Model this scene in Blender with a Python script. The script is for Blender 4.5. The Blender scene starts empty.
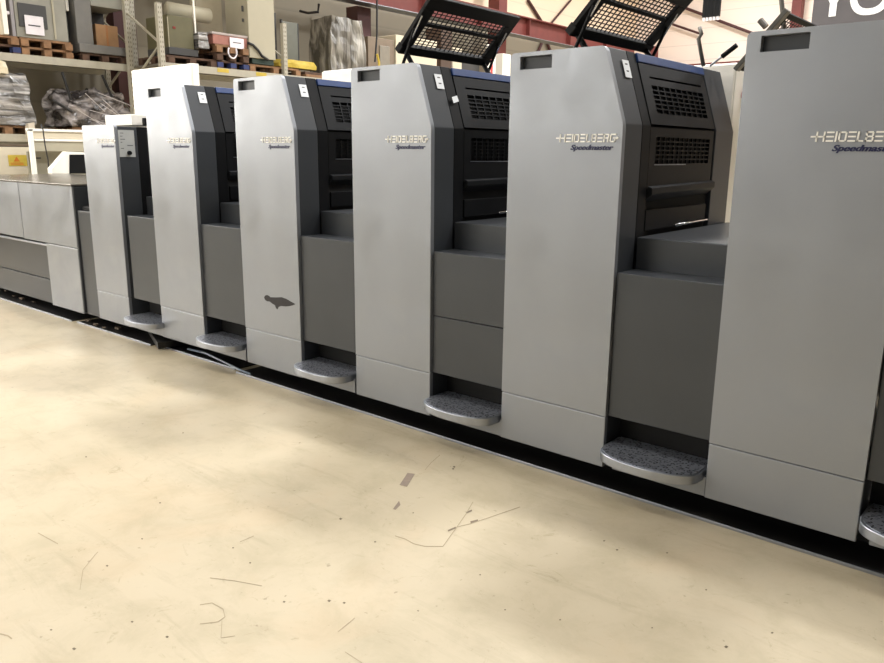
import bpy, bmesh, math, random
from mathutils import Vector, Matrix
random.seed(7)
SC = bpy.context.scene
COL = SC.collection

# ---------------------------------------------------------------- camera
CAM = Vector((1.1184, -3.1126, 1.5553)); FPX = 764.67
YAW, PIT, ROL = 0.7014, 0.2294, 0.0093
FW = Vector((-math.sin(YAW)*math.cos(PIT), math.cos(YAW)*math.cos(PIT), -math.sin(PIT)))
RT0 = Vector((math.cos(YAW), math.sin(YAW), 0)); UP0 = RT0.cross(FW)
RT = RT0*math.cos(ROL) + UP0*math.sin(ROL); UP = -RT0*math.sin(ROL) + UP0*math.cos(ROL)
cd = bpy.data.cameras.new('camera'); cam = bpy.data.objects.new('camera', cd); COL.objects.link(cam)
m = Matrix((RT, UP, -FW)).transposed().to_4x4(); m.translation = CAM; cam.matrix_world = m
cd.sensor_fit = 'HORIZONTAL'; cd.sensor_width = 36; cd.lens = FPX/884*36; cd.clip_start = .05; cd.clip_end = 200
SC.camera = cam

# ---------------------------------------------------------------- world, exposure, big lights
SC.view_settings.view_transform = 'Standard'; SC.view_settings.look = 'None'
SC.view_settings.gamma = 1; SC.view_settings.exposure = 0.0
w = bpy.data.worlds.new('world'); SC.world = w; w.use_nodes = True
w.node_tree.nodes['Background'].inputs[0].default_value = (.80, .88, 1, 1)
w.node_tree.nodes['Background'].inputs[1].default_value = 1.0
CEIL = 9.6
LAMP_C = (1, .99, .985)
LAMPS = []
def area(name, loc, size, power, color=LAMP_C, rot=(0, 0, 0)):
    l = bpy.data.lights.new(name, 'AREA'); l.shape = 'RECTANGLE'; l.size, l.size_y = size
    l.energy = power; l.color = color
    o = bpy.data.objects.new(name, l); o.location = loc; o.rotation_euler = rot; COL.objects.link(o); return o
LAMP_SPOTS = [(x, y) for y in (-5.2, -1.6) for x in (-9.5, -6.5, -3.5, -.5)] + [(-5.6, 1.0), (-2.3, 1.0), (1.0, 1.0)]  # lamps over the press are added to light the slanted sides
HIGH_SPOTS = [(x, y) for y in (4.2, 10, 16.5, 22.5) for x in (-9.5, -4, 1.5) if (x, y) != (-9.5, 4.2)]  # row nearest the press is added to brighten banner and cabinets
LOW_Z = 6.3
for x, y in LAMP_SPOTS: LAMPS.append(area('lamp_light', (x, y, LOW_Z-.09), (1.5, .32), 50 if y < 0 else 120))
for x, y in HIGH_SPOTS: LAMPS.append(area('lamp_light', (x, y, CEIL-.75), (1.5, .5), 420))
# unseen window band added to the end wall, for bright reflections on the far covers
WIN_Y = (-8.2, .6); WIN_Z = (2.05, 5.0)

# ---------------------------------------------------------------- pixel helpers (photo pixel -> point on a plane of the place)
def hit(px, py, ax, v):
    d = FW + RT*((px-442)/FPX) - UP*((py-331.5)/FPX)
    t = (v-CAM[ax])/d[ax]; return CAM + d*t
def HX(px, py, v): return hit(px, py, 0, v)
def HY(px, py, v): return hit(px, py, 1, v)
def HZ(px, py, v): return hit(px, py, 2, v)

# ---------------------------------------------------------------- materials
MATS = {}
def s2l(c):
    return tuple((v/12.92 if v <= .04045 else ((v+.055)/1.055)**2.4) for v in [x/255 for x in c])
def mat(name, rgb, rough=.5, metal=0, noise=.06, nscale=8, bump=0, bscale=60, spec=.5, coat=0, emit=None):
    if name in MATS: return MATS[name]
    M = bpy.data.materials.new(name); M.use_nodes = True; nt = M.node_tree; N = nt.nodes; L = nt.links
    b = N['Principled BSDF']; c = s2l(rgb)
    b.inputs['Roughness'].default_value = rough; b.inputs['Metallic'].default_value = metal
    b.inputs['Specular IOR Level'].default_value = spec
    b.inputs['Coat Weight'].default_value = coat
    tc = N.new('ShaderNodeTexCoord'); n = N.new('ShaderNodeTexNoise'); n.inputs['Scale'].default_value = nscale
    n.inputs['Detail'].default_value = 6; L.new(tc.outputs['Object'], n.inputs['Vector'])
    r = N.new('ShaderNodeValToRGB'); r.color_ramp.elements[0].position = .3; r.color_ramp.elements[1].position = .7
    r.color_ramp.elements[0].color = tuple(v*(1-noise) for v in c)+(1,); r.color_ramp.elements[1].color = tuple(min(1, v*(1+noise)) for v in c)+(1,)
    L.new(n.outputs['Fac'], r.inputs['Fac']); L.new(r.outputs['Color'], b.inputs['Base Color'])
    if bump:
        n2 = N.new('ShaderNodeTexNoise'); n2.inputs['Scale'].default_value = bscale; L.new(tc.outputs['Object'], n2.inputs['Vector'])
        bp = N.new('ShaderNodeBump'); bp.inputs['Strength'].default_value = bump; bp.inputs['Distance'].default_value = .01
        L.new(n2.outputs['Fac'], bp.inputs['Height']); L.new(bp.outputs['Normal'], b.inputs['Normal'])
    if emit:
        b.inputs['Emission Color'].default_value = s2l(emit[0])+(1,); b.inputs['Emission Strength'].default_value = emit[1]
    MATS[name] = M; return M

SILVER = mat('silver_paint', (145, 149, 155), .38, .5, .05, 2.0, .03, 900)
def smudges(M, lo, hi):
    nt = M.node_tree; b = nt.nodes['Principled BSDF']; tc = nt.nodes.new('ShaderNodeTexCoord')
    n = nt.nodes.new('ShaderNodeTexNoise'); n.inputs['Scale'].default_value = 4.5; n.inputs['Detail'].default_value = 7; n.inputs['Distortion'].default_value = .6
    mr = nt.nodes.new('ShaderNodeMapRange'); mr.inputs['From Min'].default_value = .3; mr.inputs['From Max'].default_value = .7
    mr.inputs['To Min'].default_value = lo; mr.inputs['To Max'].default_value = hi
    nt.links.new(tc.outputs['Object'], n.inputs['Vector']); nt.links.new(n.outputs['Fac'], mr.inputs['Value']); nt.links.new(mr.outputs[0], b.inputs['Roughness'])
smudges(SILVER, .30, .48)
SLATE = mat('slate_paint', (58, 61, 65), .42, .0, .05, 4, .03, 900, spec=.35)
WALK = mat('walkway_paint', (70, 73, 77), .38, .55, .05, 3, .03, 900)
BLACKP = mat('black_plastic', (18, 19, 21), .5, 0, .08, 10, spec=.15)
GUARD = mat('guard_plastic', (20, 22, 25), .5, 0, .12, 8, spec=.18)
MATTB = mat('matt_black', (22, 22, 23), .75, 0, .1, spec=.25)
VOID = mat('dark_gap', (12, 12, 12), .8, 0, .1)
BLUE = mat('blue_trim_paint', (26, 56, 108), .4, 0, .1, 12)
LETTER = mat('raised_letter_white', (240, 238, 232), .35, .1, .02)
NAVY = mat('navy_lettering', (18, 24, 66), .4)
STICK = mat('sticker_white', (225, 228, 230), .5)
INK = mat('print_ink', (70, 70, 76), .6)
STEEL = mat('bare_steel', (160, 165, 174), .34, .9, .08, 20)
CHROME = mat('chrome', (215, 215, 215), .15, 1, .02)
GRAB = mat('grab_recess_grey', (96, 98, 100), .5)
OIL = mat('oily_black', (14, 13, 12), .42, 0, .4, 6)
RED = mat('oxide_red_steel', (104, 44, 38), .6, 0, .12, 5)
REDD = mat('dark_red_steel', (66, 30, 30), .6, 0, .12, 5)
WHITEC = mat('white_cabinet_paint', (244, 240, 230), .45, 0, .02, 3)
RACKP = mat('rack_paint', (172, 167, 152), .5, .1, .06, 10)
WOOD = mat('pallet_wood', (136, 102, 72), .75, 0, .3, 9, .2, 40)
WOODD = mat('dark_pallet_wood', (82, 60, 46), .8, 0, .3, 9, .2, 40)
BLUEW = mat('blue_block', (42, 54, 100), .7, 0, .2)
CARD = mat('cardboard', (146, 112, 78), .8, 0, .08, 6)
GREYM = mat('grey_machine', (142, 140, 130), .5, 0, .08, 4)
GREYD = mat('dark_machine', (60, 60, 60), .5, 0, .1, 6)
OLIVE = mat('olive_panel', (92, 88, 62), .55, 0, .08, 5)
BEIGE = mat('beige_panel', (170, 164, 144), .5, 0, .04, 3)
YELLOW = mat('yellow_plastic', (190, 166, 62), .55, 0, .1, 10)
PAPER = mat('paper_white', (226, 222, 228), .7)
CREAM = mat('cream_board', (204, 194, 172), .6, 0, .05, 4)
ROPE = mat('cable_black', (24, 24, 26), .5)

def checker():
    M = bpy.data.materials.new('checker_plate'); M.use_nodes = True; nt = M.node_tree; N = nt.nodes; L = nt.links
    b = N['Principled BSDF']; b.inputs['Metallic'].default_value = .7; b.inputs['Roughness'].default_value = .38
    tc = N.new('ShaderNodeTexCoord'); v = []
    for sx, sy, rot in ((46, 120, .7), (120, 46, .7)):
        mp = N.new('ShaderNodeMapping'); mp.inputs['Rotation'].default_value[2] = rot; mp.inputs['Scale'].default_value = (sx*.55, sy*.95, 1)
        L.new(tc.outputs['Object'], mp.inputs['Vector'])
        vo = N.new('ShaderNodeTexVoronoi'); vo.inputs['Scale'].default_value = 1; vo.inputs['Randomness'].default_value = .8
        L.new(mp.outputs['Vector'], vo.inputs['Vector']); v.append(vo)
    mn = N.new('ShaderNodeMath'); mn.operation = 'MINIMUM'
    L.new(v[0].outputs['Distance'], mn.inputs[0]); L.new(v[1].outputs['Distance'], mn.inputs[1])
    r = N.new('ShaderNodeValToRGB'); r.color_ramp.elements[0].position = .24; r.color_ramp.elements[1].position = .31
    r.color_ramp.elements[0].color = (.02, .021, .028, 1); r.color_ramp.elements[1].color = (.33, .35, .40, 1)
    L.new(mn.outputs[0], r.inputs['Fac']); L.new(r.outputs['Color'], b.inputs['Base Color'])
    bp = N.new('ShaderNodeBump'); bp.inputs['Strength'].default_value = .5; bp.inputs['Distance'].default_value = .003
    L.new(mn.outputs[0], bp.inputs['Height']); bp.invert = True; L.new(bp.outputs['Normal'], b.inputs['Normal'])
    return M
CHECK = checker()

def floor_mat():
    M = bpy.data.materials.new('cream_epoxy_floor'); M.use_nodes = True; nt = M.node_tree; N = nt.nodes; L = nt.links
    b = N['Principled BSDF']; tc = N.new('ShaderNodeTexCoord')
    def noise(sc, det, rough=.5, dist=0):
        n = N.new('ShaderNodeTexNoise'); n.inputs['Scale'].default_value = sc; n.inputs['Detail'].default_value = det
        n.inputs['Roughness'].default_value = rough; n.inputs['Distortion'].default_value = dist
        L.new(tc.outputs['Object'], n.inputs['Vector']); return n
    def ramp(n, p0, p1, c0, c1):
        r = N.new('ShaderNodeValToRGB'); e = r.color_ramp.elements
        e[0].position, e[1].position = p0, p1; e[0].color = c0+(1,); e[1].color = c1+(1,)
        L.new(n.outputs['Fac'], r.inputs['Fac']); return r
    def mix(a, bb, mode, fac=1):
        x = N.new('ShaderNodeMix'); x.data_type = 'RGBA'; x.blend_type = mode; x.inputs['Factor'].default_value = fac
        L.new(a.outputs[2] if a.bl_idname == 'ShaderNodeMix' else a.outputs['Color'], x.inputs['A']); L.new(bb.outputs['Color'], x.inputs['B']); return x
    base = ramp(noise(.9, 5, .55), .3, .7, s2l((177, 165, 139)), s2l((190, 178, 154)))
    pink = ramp(noise(1.7, 4, .6, .6), .52, .75, (1, 1, 1), (1, .95, .91))
    grime = ramp(noise(3.6, 10, .72, .4), .36, .54, (.86, .86, .83), (1, 1, 1))
    specks = ramp(noise(24, 3, .5), .24, .30, (.45, .42, .38), (1, 1, 1))
    fine = ramp(noise(9, 10, .8, 1.2), .34, .42, (.74, .72, .66), (1, 1, 1))
    mp = N.new('ShaderNodeMapping'); mp.inputs['Rotation'].default_value[2] = .9; mp.inputs['Scale'].default_value = (1.1, 7, 1)
    L.new(tc.outputs['Object'], mp.inputs['Vector']); st = noise(1, 9, .72, .8); L.new(mp.outputs['Vector'], st.inputs['Vector'])
    streak = ramp(st, .32, .46, (.80, .79, .76), (1, 1, 1))
    x = mix(base, pink, 'MULTIPLY'); x = mix(x, streak, 'MULTIPLY', .65); x = mix(x, grime, 'MULTIPLY', .8); x = mix(x, specks, 'MULTIPLY', .7); x = mix(x, fine, 'MULTIPLY', .8)
    L.new(x.outputs[2], b.inputs['Base Color'])
    rr = N.new('ShaderNodeMapRange'); rr.inputs['To Min'].default_value = .38; rr.inputs['To Max'].default_value = .45
    L.new(noise(3, 6).outputs['Fac'], rr.inputs['Value']); L.new(rr.outputs[0], b.inputs['Roughness'])
    return M
FLOOR = floor_mat()

def panel_wall(name, rgb, axis, pitch, dark=.72, rgb_low=None, zsplit=0):
    """sandwich-panel cladding: thin seams every `pitch` metres of height"""
    M = bpy.data.materials.new(name); M.use_nodes = True; nt = M.node_tree; N = nt.nodes; L = nt.links
    b = N['Principled BSDF']; b.inputs['Roughness'].default_value = .6
    tc = N.new('ShaderNodeTexCoord'); sp = N.new('ShaderNodeSeparateXYZ'); L.new(tc.outputs['Object'], sp.inputs[0])
    d = N.new('ShaderNodeMath'); d.operation = 'DIVIDE'; d.inputs[1].default_value = pitch; L.new(sp.outputs['Z'], d.inputs[0])
    fr = N.new('ShaderNodeMath'); fr.operation = 'FRACT'; L.new(d.outputs[0], fr.inputs[0])
    r = N.new('ShaderNodeValToRGB'); r.color_ramp.interpolation = 'LINEAR'; e = r.color_ramp.elements
    e[0].position = 0; e[0].color = (dark, dark, dark, 1); e[1].position = .06; e[1].color = (1, 1, 1, 1)
    L.new(fr.outputs[0], r.inputs['Fac'])
    x = N.new('ShaderNodeMix'); x.data_type = 'RGBA'; x.blend_type = 'MULTIPLY'; x.inputs['Factor'].default_value = 1
    x.inputs['A'].default_value = s2l(rgb)+(1,); L.new(r.outputs['Color'], x.inputs['B'])
    L.new(x.outputs[2], b.inputs['Base Color']); return M

def film_mat(name, sc, lo, hi, dist):
    M = bpy.data.materials.new(name); M.use_nodes = True; nt = M.node_tree; N = nt.nodes; L = nt.links
    b = N['Principled BSDF']; b.inputs['Roughness'].default_value = .25; b.inputs['Specular IOR Level'].default_value = .8
    tc = N.new('ShaderNodeTexCoord'); mp = N.new('ShaderNodeMapping'); mp.inputs['Scale'].default_value = sc; L.new(tc.outputs['Object'], mp.inputs['Vector'])
    n = N.new('ShaderNodeTexNoise'); n.inputs['Scale'].default_value = 1; n.inputs['Detail'].default_value = 4; n.inputs['Distortion'].default_value = dist
    L.new(mp.outputs['Vector'], n.inputs['Vector'])
    r = N.new('ShaderNodeValToRGB'); e = r.color_ramp.elements
    e[0].position = .42; e[0].color = s2l(lo)+(1,); e[1].position = .70; e[1].color = s2l(hi)+(1,)
    L.new(n.outputs['Fac'], r.inputs['Fac']); L.new(r.outputs['Color'], b.inputs['Base Color'])
    bp = N.new('ShaderNodeBump'); bp.inputs['Strength'].default_value = .8; bp.inputs['Distance'].default_value = .05
    L.new(n.outputs['Fac'], bp.inputs['Height']); L.new(bp.outputs['Normal'], b.inputs['Normal'])
    return M
FILM = film_mat('stretch_film', (1.0, 1.2, 11), (78, 76, 74), (200, 196, 192), .5)
FILMD = film_mat('dark_stretch_film', (1.5, 2.2, 4.5), (52, 48, 48), (188, 180, 178), 1.6)
FILMV = film_mat('clear_wrap_film', (4, 5, 1.1), (74, 71, 64), (160, 156, 146), 1.0)  # pale vertical streaks put the film's highlights into the colour


# ---------------------------------------------------------------- mesh builders
class MB:
    def __init__(s): s.bm = bmesh.new()
    def box(s, x0, x1, y0, y1, z0, z1):
        x0, x1 = sorted((x0, x1)); y0, y1 = sorted((y0, y1)); z0, z1 = sorted((z0, z1))
        v = [s.bm.verts.new(p) for p in ((x0,y0,z0),(x1,y0,z0),(x1,y1,z0),(x0,y1,z0),(x0,y0,z1),(x1,y0,z1),(x1,y1,z1),(x0,y1,z1))]
        for f in ((0,3,2,1),(4,5,6,7),(0,1,5,4),(1,2,6,5),(2,3,7,6),(3,0,4,7)): s.bm.faces.new([v[i] for i in f])
        return s
    def prism(s, pts, off):
        """polygon (3D points) pushed along the vector off"""
        off = Vector(off); a = [s.bm.verts.new(p) for p in pts]; b = [s.bm.verts.new(Vector(p)+off) for p in pts]; n = len(a)
        s.bm.faces.new(a); s.bm.faces.new(b[::-1])
        for i in range(n): s.bm.faces.new((a[i], b[i], b[(i+1) % n], a[(i+1) % n]))
        return s
    def bar(s, p, q, w, h=None, up=(0, 0, 1)):
        p, q = Vector(p), Vector(q); h = h or w; d = (q-p).normalized(); u = Vector(up)
        if abs(d.dot(u)) > .98: u = Vector((1, 0, 0))
        a = d.cross(u).normalized()*w/2; b = a.cross(d).normalized()*h/2
        return s.prism([p-a-b, p+a-b, p+a+b, p-a+b], q-p)
    def tube(s, pts, r, n=10):
        pts = [Vector(p) for p in pts]; rings = []
        for i, p in enumerate(pts):
            d = (pts[min(i+1, len(pts)-1)]-pts[max(i-1, 0)]).normalized(); u = Vector((0, 0, 1)) if abs(d.z) < .9 else Vector((1, 0, 0))
            a = d.cross(u).normalized(); b = d.cross(a).normalized()
            rings.append([s.bm.verts.new(p+(a*math.cos(t)+b*math.sin(t))*r) for t in [2*math.pi*k/n for k in range(n)]])
        for A, B in zip(rings, rings[1:]):
            for k in range(n): s.bm.faces.new((A[k], A[(k+1) % n], B[(k+1) % n], B[k]))
        s.bm.faces.new(rings[0]); s.bm.faces.new(rings[-1][::-1]); return s
    def holed(s, outer, holes, y0, y1):
        """xz outline with holes, extruded from y0 to y1"""
        edges = []
        for loop in [outer]+holes:
            vs = [s.bm.verts.new((x, y0, z)) for x, z in loop]
            for i in range(len(vs)): edges.append(s.bm.edges.new((vs[i], vs[(i+1) % len(vs)])))
        g = bmesh.ops.triangle_fill(s.bm, edges=edges, use_beauty=True)
        faces = [f for f in g['geom'] if isinstance(f, bmesh.types.BMFace)]
        e = bmesh.ops.extrude_face_region(s.bm, geom=faces)
        bmesh.ops.translate(s.bm, vec=(0, y1-y0, 0), verts=[v for v in e['geom'] if isinstance(v, bmesh.types.BMVert)])
        return s
    def obj(s, name, m, parent=None, bevel=0, seg=2, smooth=False):
        bmesh.ops.recalc_face_normals(s.bm, faces=s.bm.faces)
        if bevel:
            es = [e for e in s.bm.edges if len(e.link_faces) == 2 and e.calc_face_angle(0) > .3]
            bmesh.ops.bevel(s.bm, geom=es, offset=bevel, segments=seg, profile=.5, affect='EDGES', clamp_overlap=True)
        me = bpy.data.meshes.new(name); s.bm.to_mesh(me); s.bm.free()
        if smooth:
            for p in me.polygons: p.use_smooth = True
        me.materials.append(m); o = bpy.data.objects.new(name, me); COL.objects.link(o)
        if parent: o.parent = parent; o.matrix_parent_inverse = Matrix.Identity(4)
        return o
def tag(o, label=None, cat=None, group=None, kind=None):
    for k, v in (('label', label), ('category', cat), ('group', group), ('kind', kind)):
        if v: o[k] = v
    return o
def empty(name, loc=(0, 0, 0), label=None, cat=None, group=None):
    o = bpy.data.objects.new(name, None); o.location = loc; o.empty_display_size = .1; COL.objects.link(o)
    return tag(o, label, cat, group)
def struct(o): o['kind'] = 'structure'; return o
def copy_tree(o, parent=None):
    c = o.copy(); COL.objects.link(c); c.parent = parent
    for ch in list(o.children): copy_tree(ch, c)
    return c
def rebase(root):
    """children built in world coordinates: store them relative to the root"""
    off = Vector(root.location)
    for ch in root.children: ch.location = Vector(ch.location)-off

# ---------------------------------------------------------------- the hall
XE, YB, XR, YF = -14.2, 27.0, 12.0, -9.5
struct(MB().box(XE-.3, XR+.3, YF-.3, YB+.3, -.3, 0).obj('floor', FLOOR))
CEILM = mat('ceiling_sheet', (190, 186, 176), .8)
struct(MB().box(XE-.3, XR+.3, YF-.3, YB+.3, CEIL, CEIL+.2).obj('ceiling', CEILM))
CREAMW = panel_wall('cream_cladding', (238, 222, 210), 0, .57)
TANW = panel_wall('tan_cladding', (138, 131, 115), 0, 1.2, .82)
PLAIN = mat('plain_plaster', (138, 140, 142), .8)
PLAIND = mat('dark_plaster', (92, 92, 92), .8)
struct(MB().box(XE-.3, XR+.3, YB, YB+.3, 0, CEIL).obj('wall_back', CREAMW))
struct(MB().box(XE-.3, -13.4, YF-.3, YF, 0, CEIL).box(-3.4, XR+.3, YF-.3, YF, 0, CEIL).box(-13.4, -3.4, YF-.3, YF, 0, 2.3).box(-13.4, -3.4, YF-.3, YF, 5.0, CEIL).obj('wall_front', PLAIN))
struct(MB().box(XR, XR+.3, YF, YB, 0, CEIL).obj('wall_right', PLAIND))
# end wall: darker tone below, cream above, and the added unseen window band
wl = MB()
wl.box(XE-.3, XE, YF, WIN_Y[0], 0, CEIL).box(XE-.3, XE, WIN_Y[0], WIN_Y[1], 0, WIN_Z[0]).box(XE-.3, XE, WIN_Y[0], WIN_Y[1], WIN_Z[1], CEIL)
wl.box(XE-.3, XE, WIN_Y[1], YB, 0, 5.3)
wl = struct(wl.obj('wall_left', TANW))
struct(MB().box(XE-.3, XE, WIN_Y[1], YB, 5.3, CEIL).obj('wall_left_upper', panel_wall('cream_end_cladding', (236, 216, 190), 0, .9, .85)))
nw = 4; ww = (WIN_Y[1]-WIN_Y[0])/nw
GLOWE = mat('unseen_window_glow', (235, 242, 250), .4, emit=((255, 248, 238), 14))
for i in range(nw):
    a = WIN_Y[0]+i*ww; fr = MB()
    for y in (a, a+ww/2-.03, a+ww-.06): fr.box(XE-.2, XE-.06, y, y+.06, WIN_Z[0], WIN_Z[1])
    for z in (WIN_Z[0], (WIN_Z[0]+WIN_Z[1])/2, WIN_Z[1]-.06): fr.box(XE-.19, XE-.07, a, a+ww, z, z+.06)
    f = struct(fr.obj('window_%d' % (i+1), RACKP))
    MB().box(XE-.16, XE-.14, a, a+ww, WIN_Z[0], WIN_Z[1]).obj('pane', GLOWE, f)

GLOWF = mat('added_window_glow', (232, 236, 240), .4, emit=((255, 250, 242), 4.5))
for i in range(4):  # unseen glowing windows added so the middle towers' tops reflect brighter
    a = -13.4+i*2.5; fr = MB()
    for x in (a, a+1.22, a+2.44): fr.box(x, x+.06, YF-.2, YF-.06, 2.3, 5.0)
    for z in (2.3, 3.6, 4.94): fr.box(a, a+2.5, YF-.19, YF-.07, z, z+.06)
    f = struct(fr.obj('window_%d' % (i+5), RACKP))
    MB().box(a, a+2.5, YF-.16, YF-.14, 2.3, 5.0).obj('pane', GLOWF, f)

# lamps: housings above the area lights
for (x, y) in LAMP_SPOTS:
    o = empty('ceiling_lamp', (x, y, LOW_Z), 'fluorescent strip lamp hanging over the aisle in front of the press' if y < 0 else 'added strip lamp above the printing towers, out of view', 'lamp', 'aisle lamps' if y < 0 else 'added lamps above the press')
    MB().box(-.8, .8, -.18, .18, -.06, .06).obj('housing', WHITEC, o)
    MB().bar((-.6, 0, .06), (-.6, 0, CEIL-LOW_Z), .02).bar((.6, 0, .06), (.6, 0, CEIL-LOW_Z), .02).obj('hanger', STEEL, o)
for (x, y) in HIGH_SPOTS:
    o = empty('high_bay_lamp', (x, y, CEIL-.6), 'unseen high bay lamp under the hall roof', 'lamp', 'high bay lamps')
    MB().box(-.8, .8, -.28, .28, -.12, .05).obj('housing', WHITEC, o)
    MB().bar((0, 0, .05), (0, 0, .6), .04).obj('hanger', STEEL, o)

# ---------------------------------------------------------------- printing units
P = 1.1; W = .602; WT = .497; ZB = .096; ZS = .349; ZK = 1.686; ZT = 2.014
KD = .193; DEEP = 1.32; ZW = 1.035; ZR = 1.182
cos_s = (W-WT); sl = Vector((WT-W, 0, ZT-ZK)).normalized()          # up the slanted side
sn = Vector((ZT-ZK, 0, W-WT)).normalized()                          # its outward normal
def SP(y, t, d=0):
    """point on the slanted side: depth y, t metres above the kink, d metres proud"""
    return Vector((W, y, ZK)) + sl*t + sn*d
SLEN = math.hypot(WT-W, ZT-ZK)

def letters_brand():
    """the raised maker's name in striped capitals with arrow ends"""
    mb = MB(); h = .036; z0 = 1.608; th = .0056; skew = .08; d = .004
    x = .286; gap = .0050
    def q(x0, za, x1, zb):
        pts = [(x0+skew*za, 0, z0+za), (x1+skew*za, 0, z0+za), (x1+skew*zb, 0, z0+zb), (x0+skew*zb, 0, z0+zb)]
        mb.prism(pts, (0, -d, 0))
    def arrow(xt, dirn, L=.016):
        zc = h/2; k = skew*zc
        q(min(xt, xt-dirn*L), zc-th/2, max(xt, xt-dirn*L), zc+th/2)
        mb.prism([(xt+k+dirn*.004, 0, z0+zc), (xt+k-dirn*.006, 0, z0+zc+.0065), (xt+k-dirn*.006, 0, z0+zc-.0065)], (0, -d*1.1, 0))
    wd = dict(H=.031, E=.025, I=th, D=.027, L=.0215, B=.0262, R=.026, G=.027)
    q(.268, h/2-th/2, .29, h/2+th/2)
    for c in 'HEIDELBERG':
        w_ = wd[c]; v = lambda a, za=0, zb=h: q(x+a, za, x+a+th, zb)
        if c == 'H': v(0); v(w_-th); q(x, h/2-th/2, x+w_, h/2+th/2)
        if c == 'E':
            for zc in (0, h/2-th/2, h-th): q(x, zc, x+w_, zc+th)
        if c == 'I': v(0)
        if c == 'D': v(0); q(x, 0, x+w_-th*.8, th); q(x, h-th, x+w_-th*.8, h); v(w_-th, th*.6, h-th*.6)
        if c == 'L': v(0); q(x, 0, x+w_, th)
        if c == 'B':
            v(0)
            for zc in (0, h/2-th/2, h-th): q(x, zc, x+w_-th*.6, zc+th)
            v(w_-th, th*.6, h/2-th*.3); v(w_-th*1.1, h/2+th*.3, h-th*.6)
        if c == 'R':
            v(0); q(x, h-th, x+w_-th*.6, h); q(x, h/2-th/2, x+w_-th*.6, h/2+th/2); v(w_-th, h/2, h-th*.6); v(w_-th*1.3, 0, h/2)
        if c == 'G':
            v(0, th*.6, h-th*.6); q(x+th*.5, 0, x+w_, th); q(x+th*.5, h-th, x+w_, h); v(w_-th, 0, h/2)
            xe = x+w_
        x += w_+gap
    arrow(.581, 1, .022)
    return mb
def text_mesh(body, size, depth, shear=0, offset=0):
    c = bpy.data.curves.new('t', 'FONT'); c.body = body; c.size = size; c.extrude = depth; c.shear = shear; c.offset = offset
    o = bpy.data.objects.new('t', c); COL.objects.link(o); dg = bpy.context.evaluated_depsgraph_get()
    me = bpy.data.meshes.new_from_object(o.evaluated_get(dg)); bpy.data.objects.remove(o); return me
def fit_text(me, x0, x1, y, z0, z1):
    bm = bmesh.new(); bm.from_mesh(me); src = bm.verts[:]+bm.edges[:]+bm.faces[:]
    for k in (1, 2):                                   # bold face: the strokes doubled sideways
        g = bmesh.ops.duplicate(bm, geom=src); bmesh.ops.translate(bm, vec=(.0007*k, 0, .00004*k), verts=[v for v in g['geom'] if isinstance(v, bmesh.types.BMVert)])
    bm.to_mesh(me); bm.free()
    xs = [v.co.x for v in me.vertices]; ys = [v.co.y for v in me.vertices]
    a, b, c_, d = min(xs), max(xs), min(ys), max(ys)
    for v in me.vertices:
        v.co = Vector((x0+(v.co.x-a)/(b-a)*(x1-x0), y-v.co.z, z0+(v.co.y-c_)/(d-c_)*(z1-z0)))

def rounded(pts, r, seg=4, which=None):
    out = []
    n = len(pts)
    for i, p in enumerate(pts):
        p = Vector(p); a = Vector(pts[i-1]); b = Vector(pts[(i+1) % n])
        rr = r if (which is None or i in which) else 0
        if not rr: out.append(tuple(p)); continue
        da = (a-p).normalized()*rr; db = (b-p).normalized()*rr
        for k in range(seg+1):
            t = k/seg; out.append(tuple((p+da)*(1-t)**2 + p*2*t*(1-t) + (p+db)*t**2))
    return out

def step_outline():
    """D-shaped footboard outline, relative to the gap's left end (x) and the cover plane (y)"""
    pts = [(.006, .14), (.006, -.015)]
    for i in range(41):
        t = math.pi - math.pi*i/40
        x = .246+.236*math.copysign(abs(math.cos(t))**.88, math.cos(t)); y = -.022-.13*abs(math.sin(t))**.85
        pts.append((x, y))
    pts += [(.484, -.01), (.484, .14)]
    return pts

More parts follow.
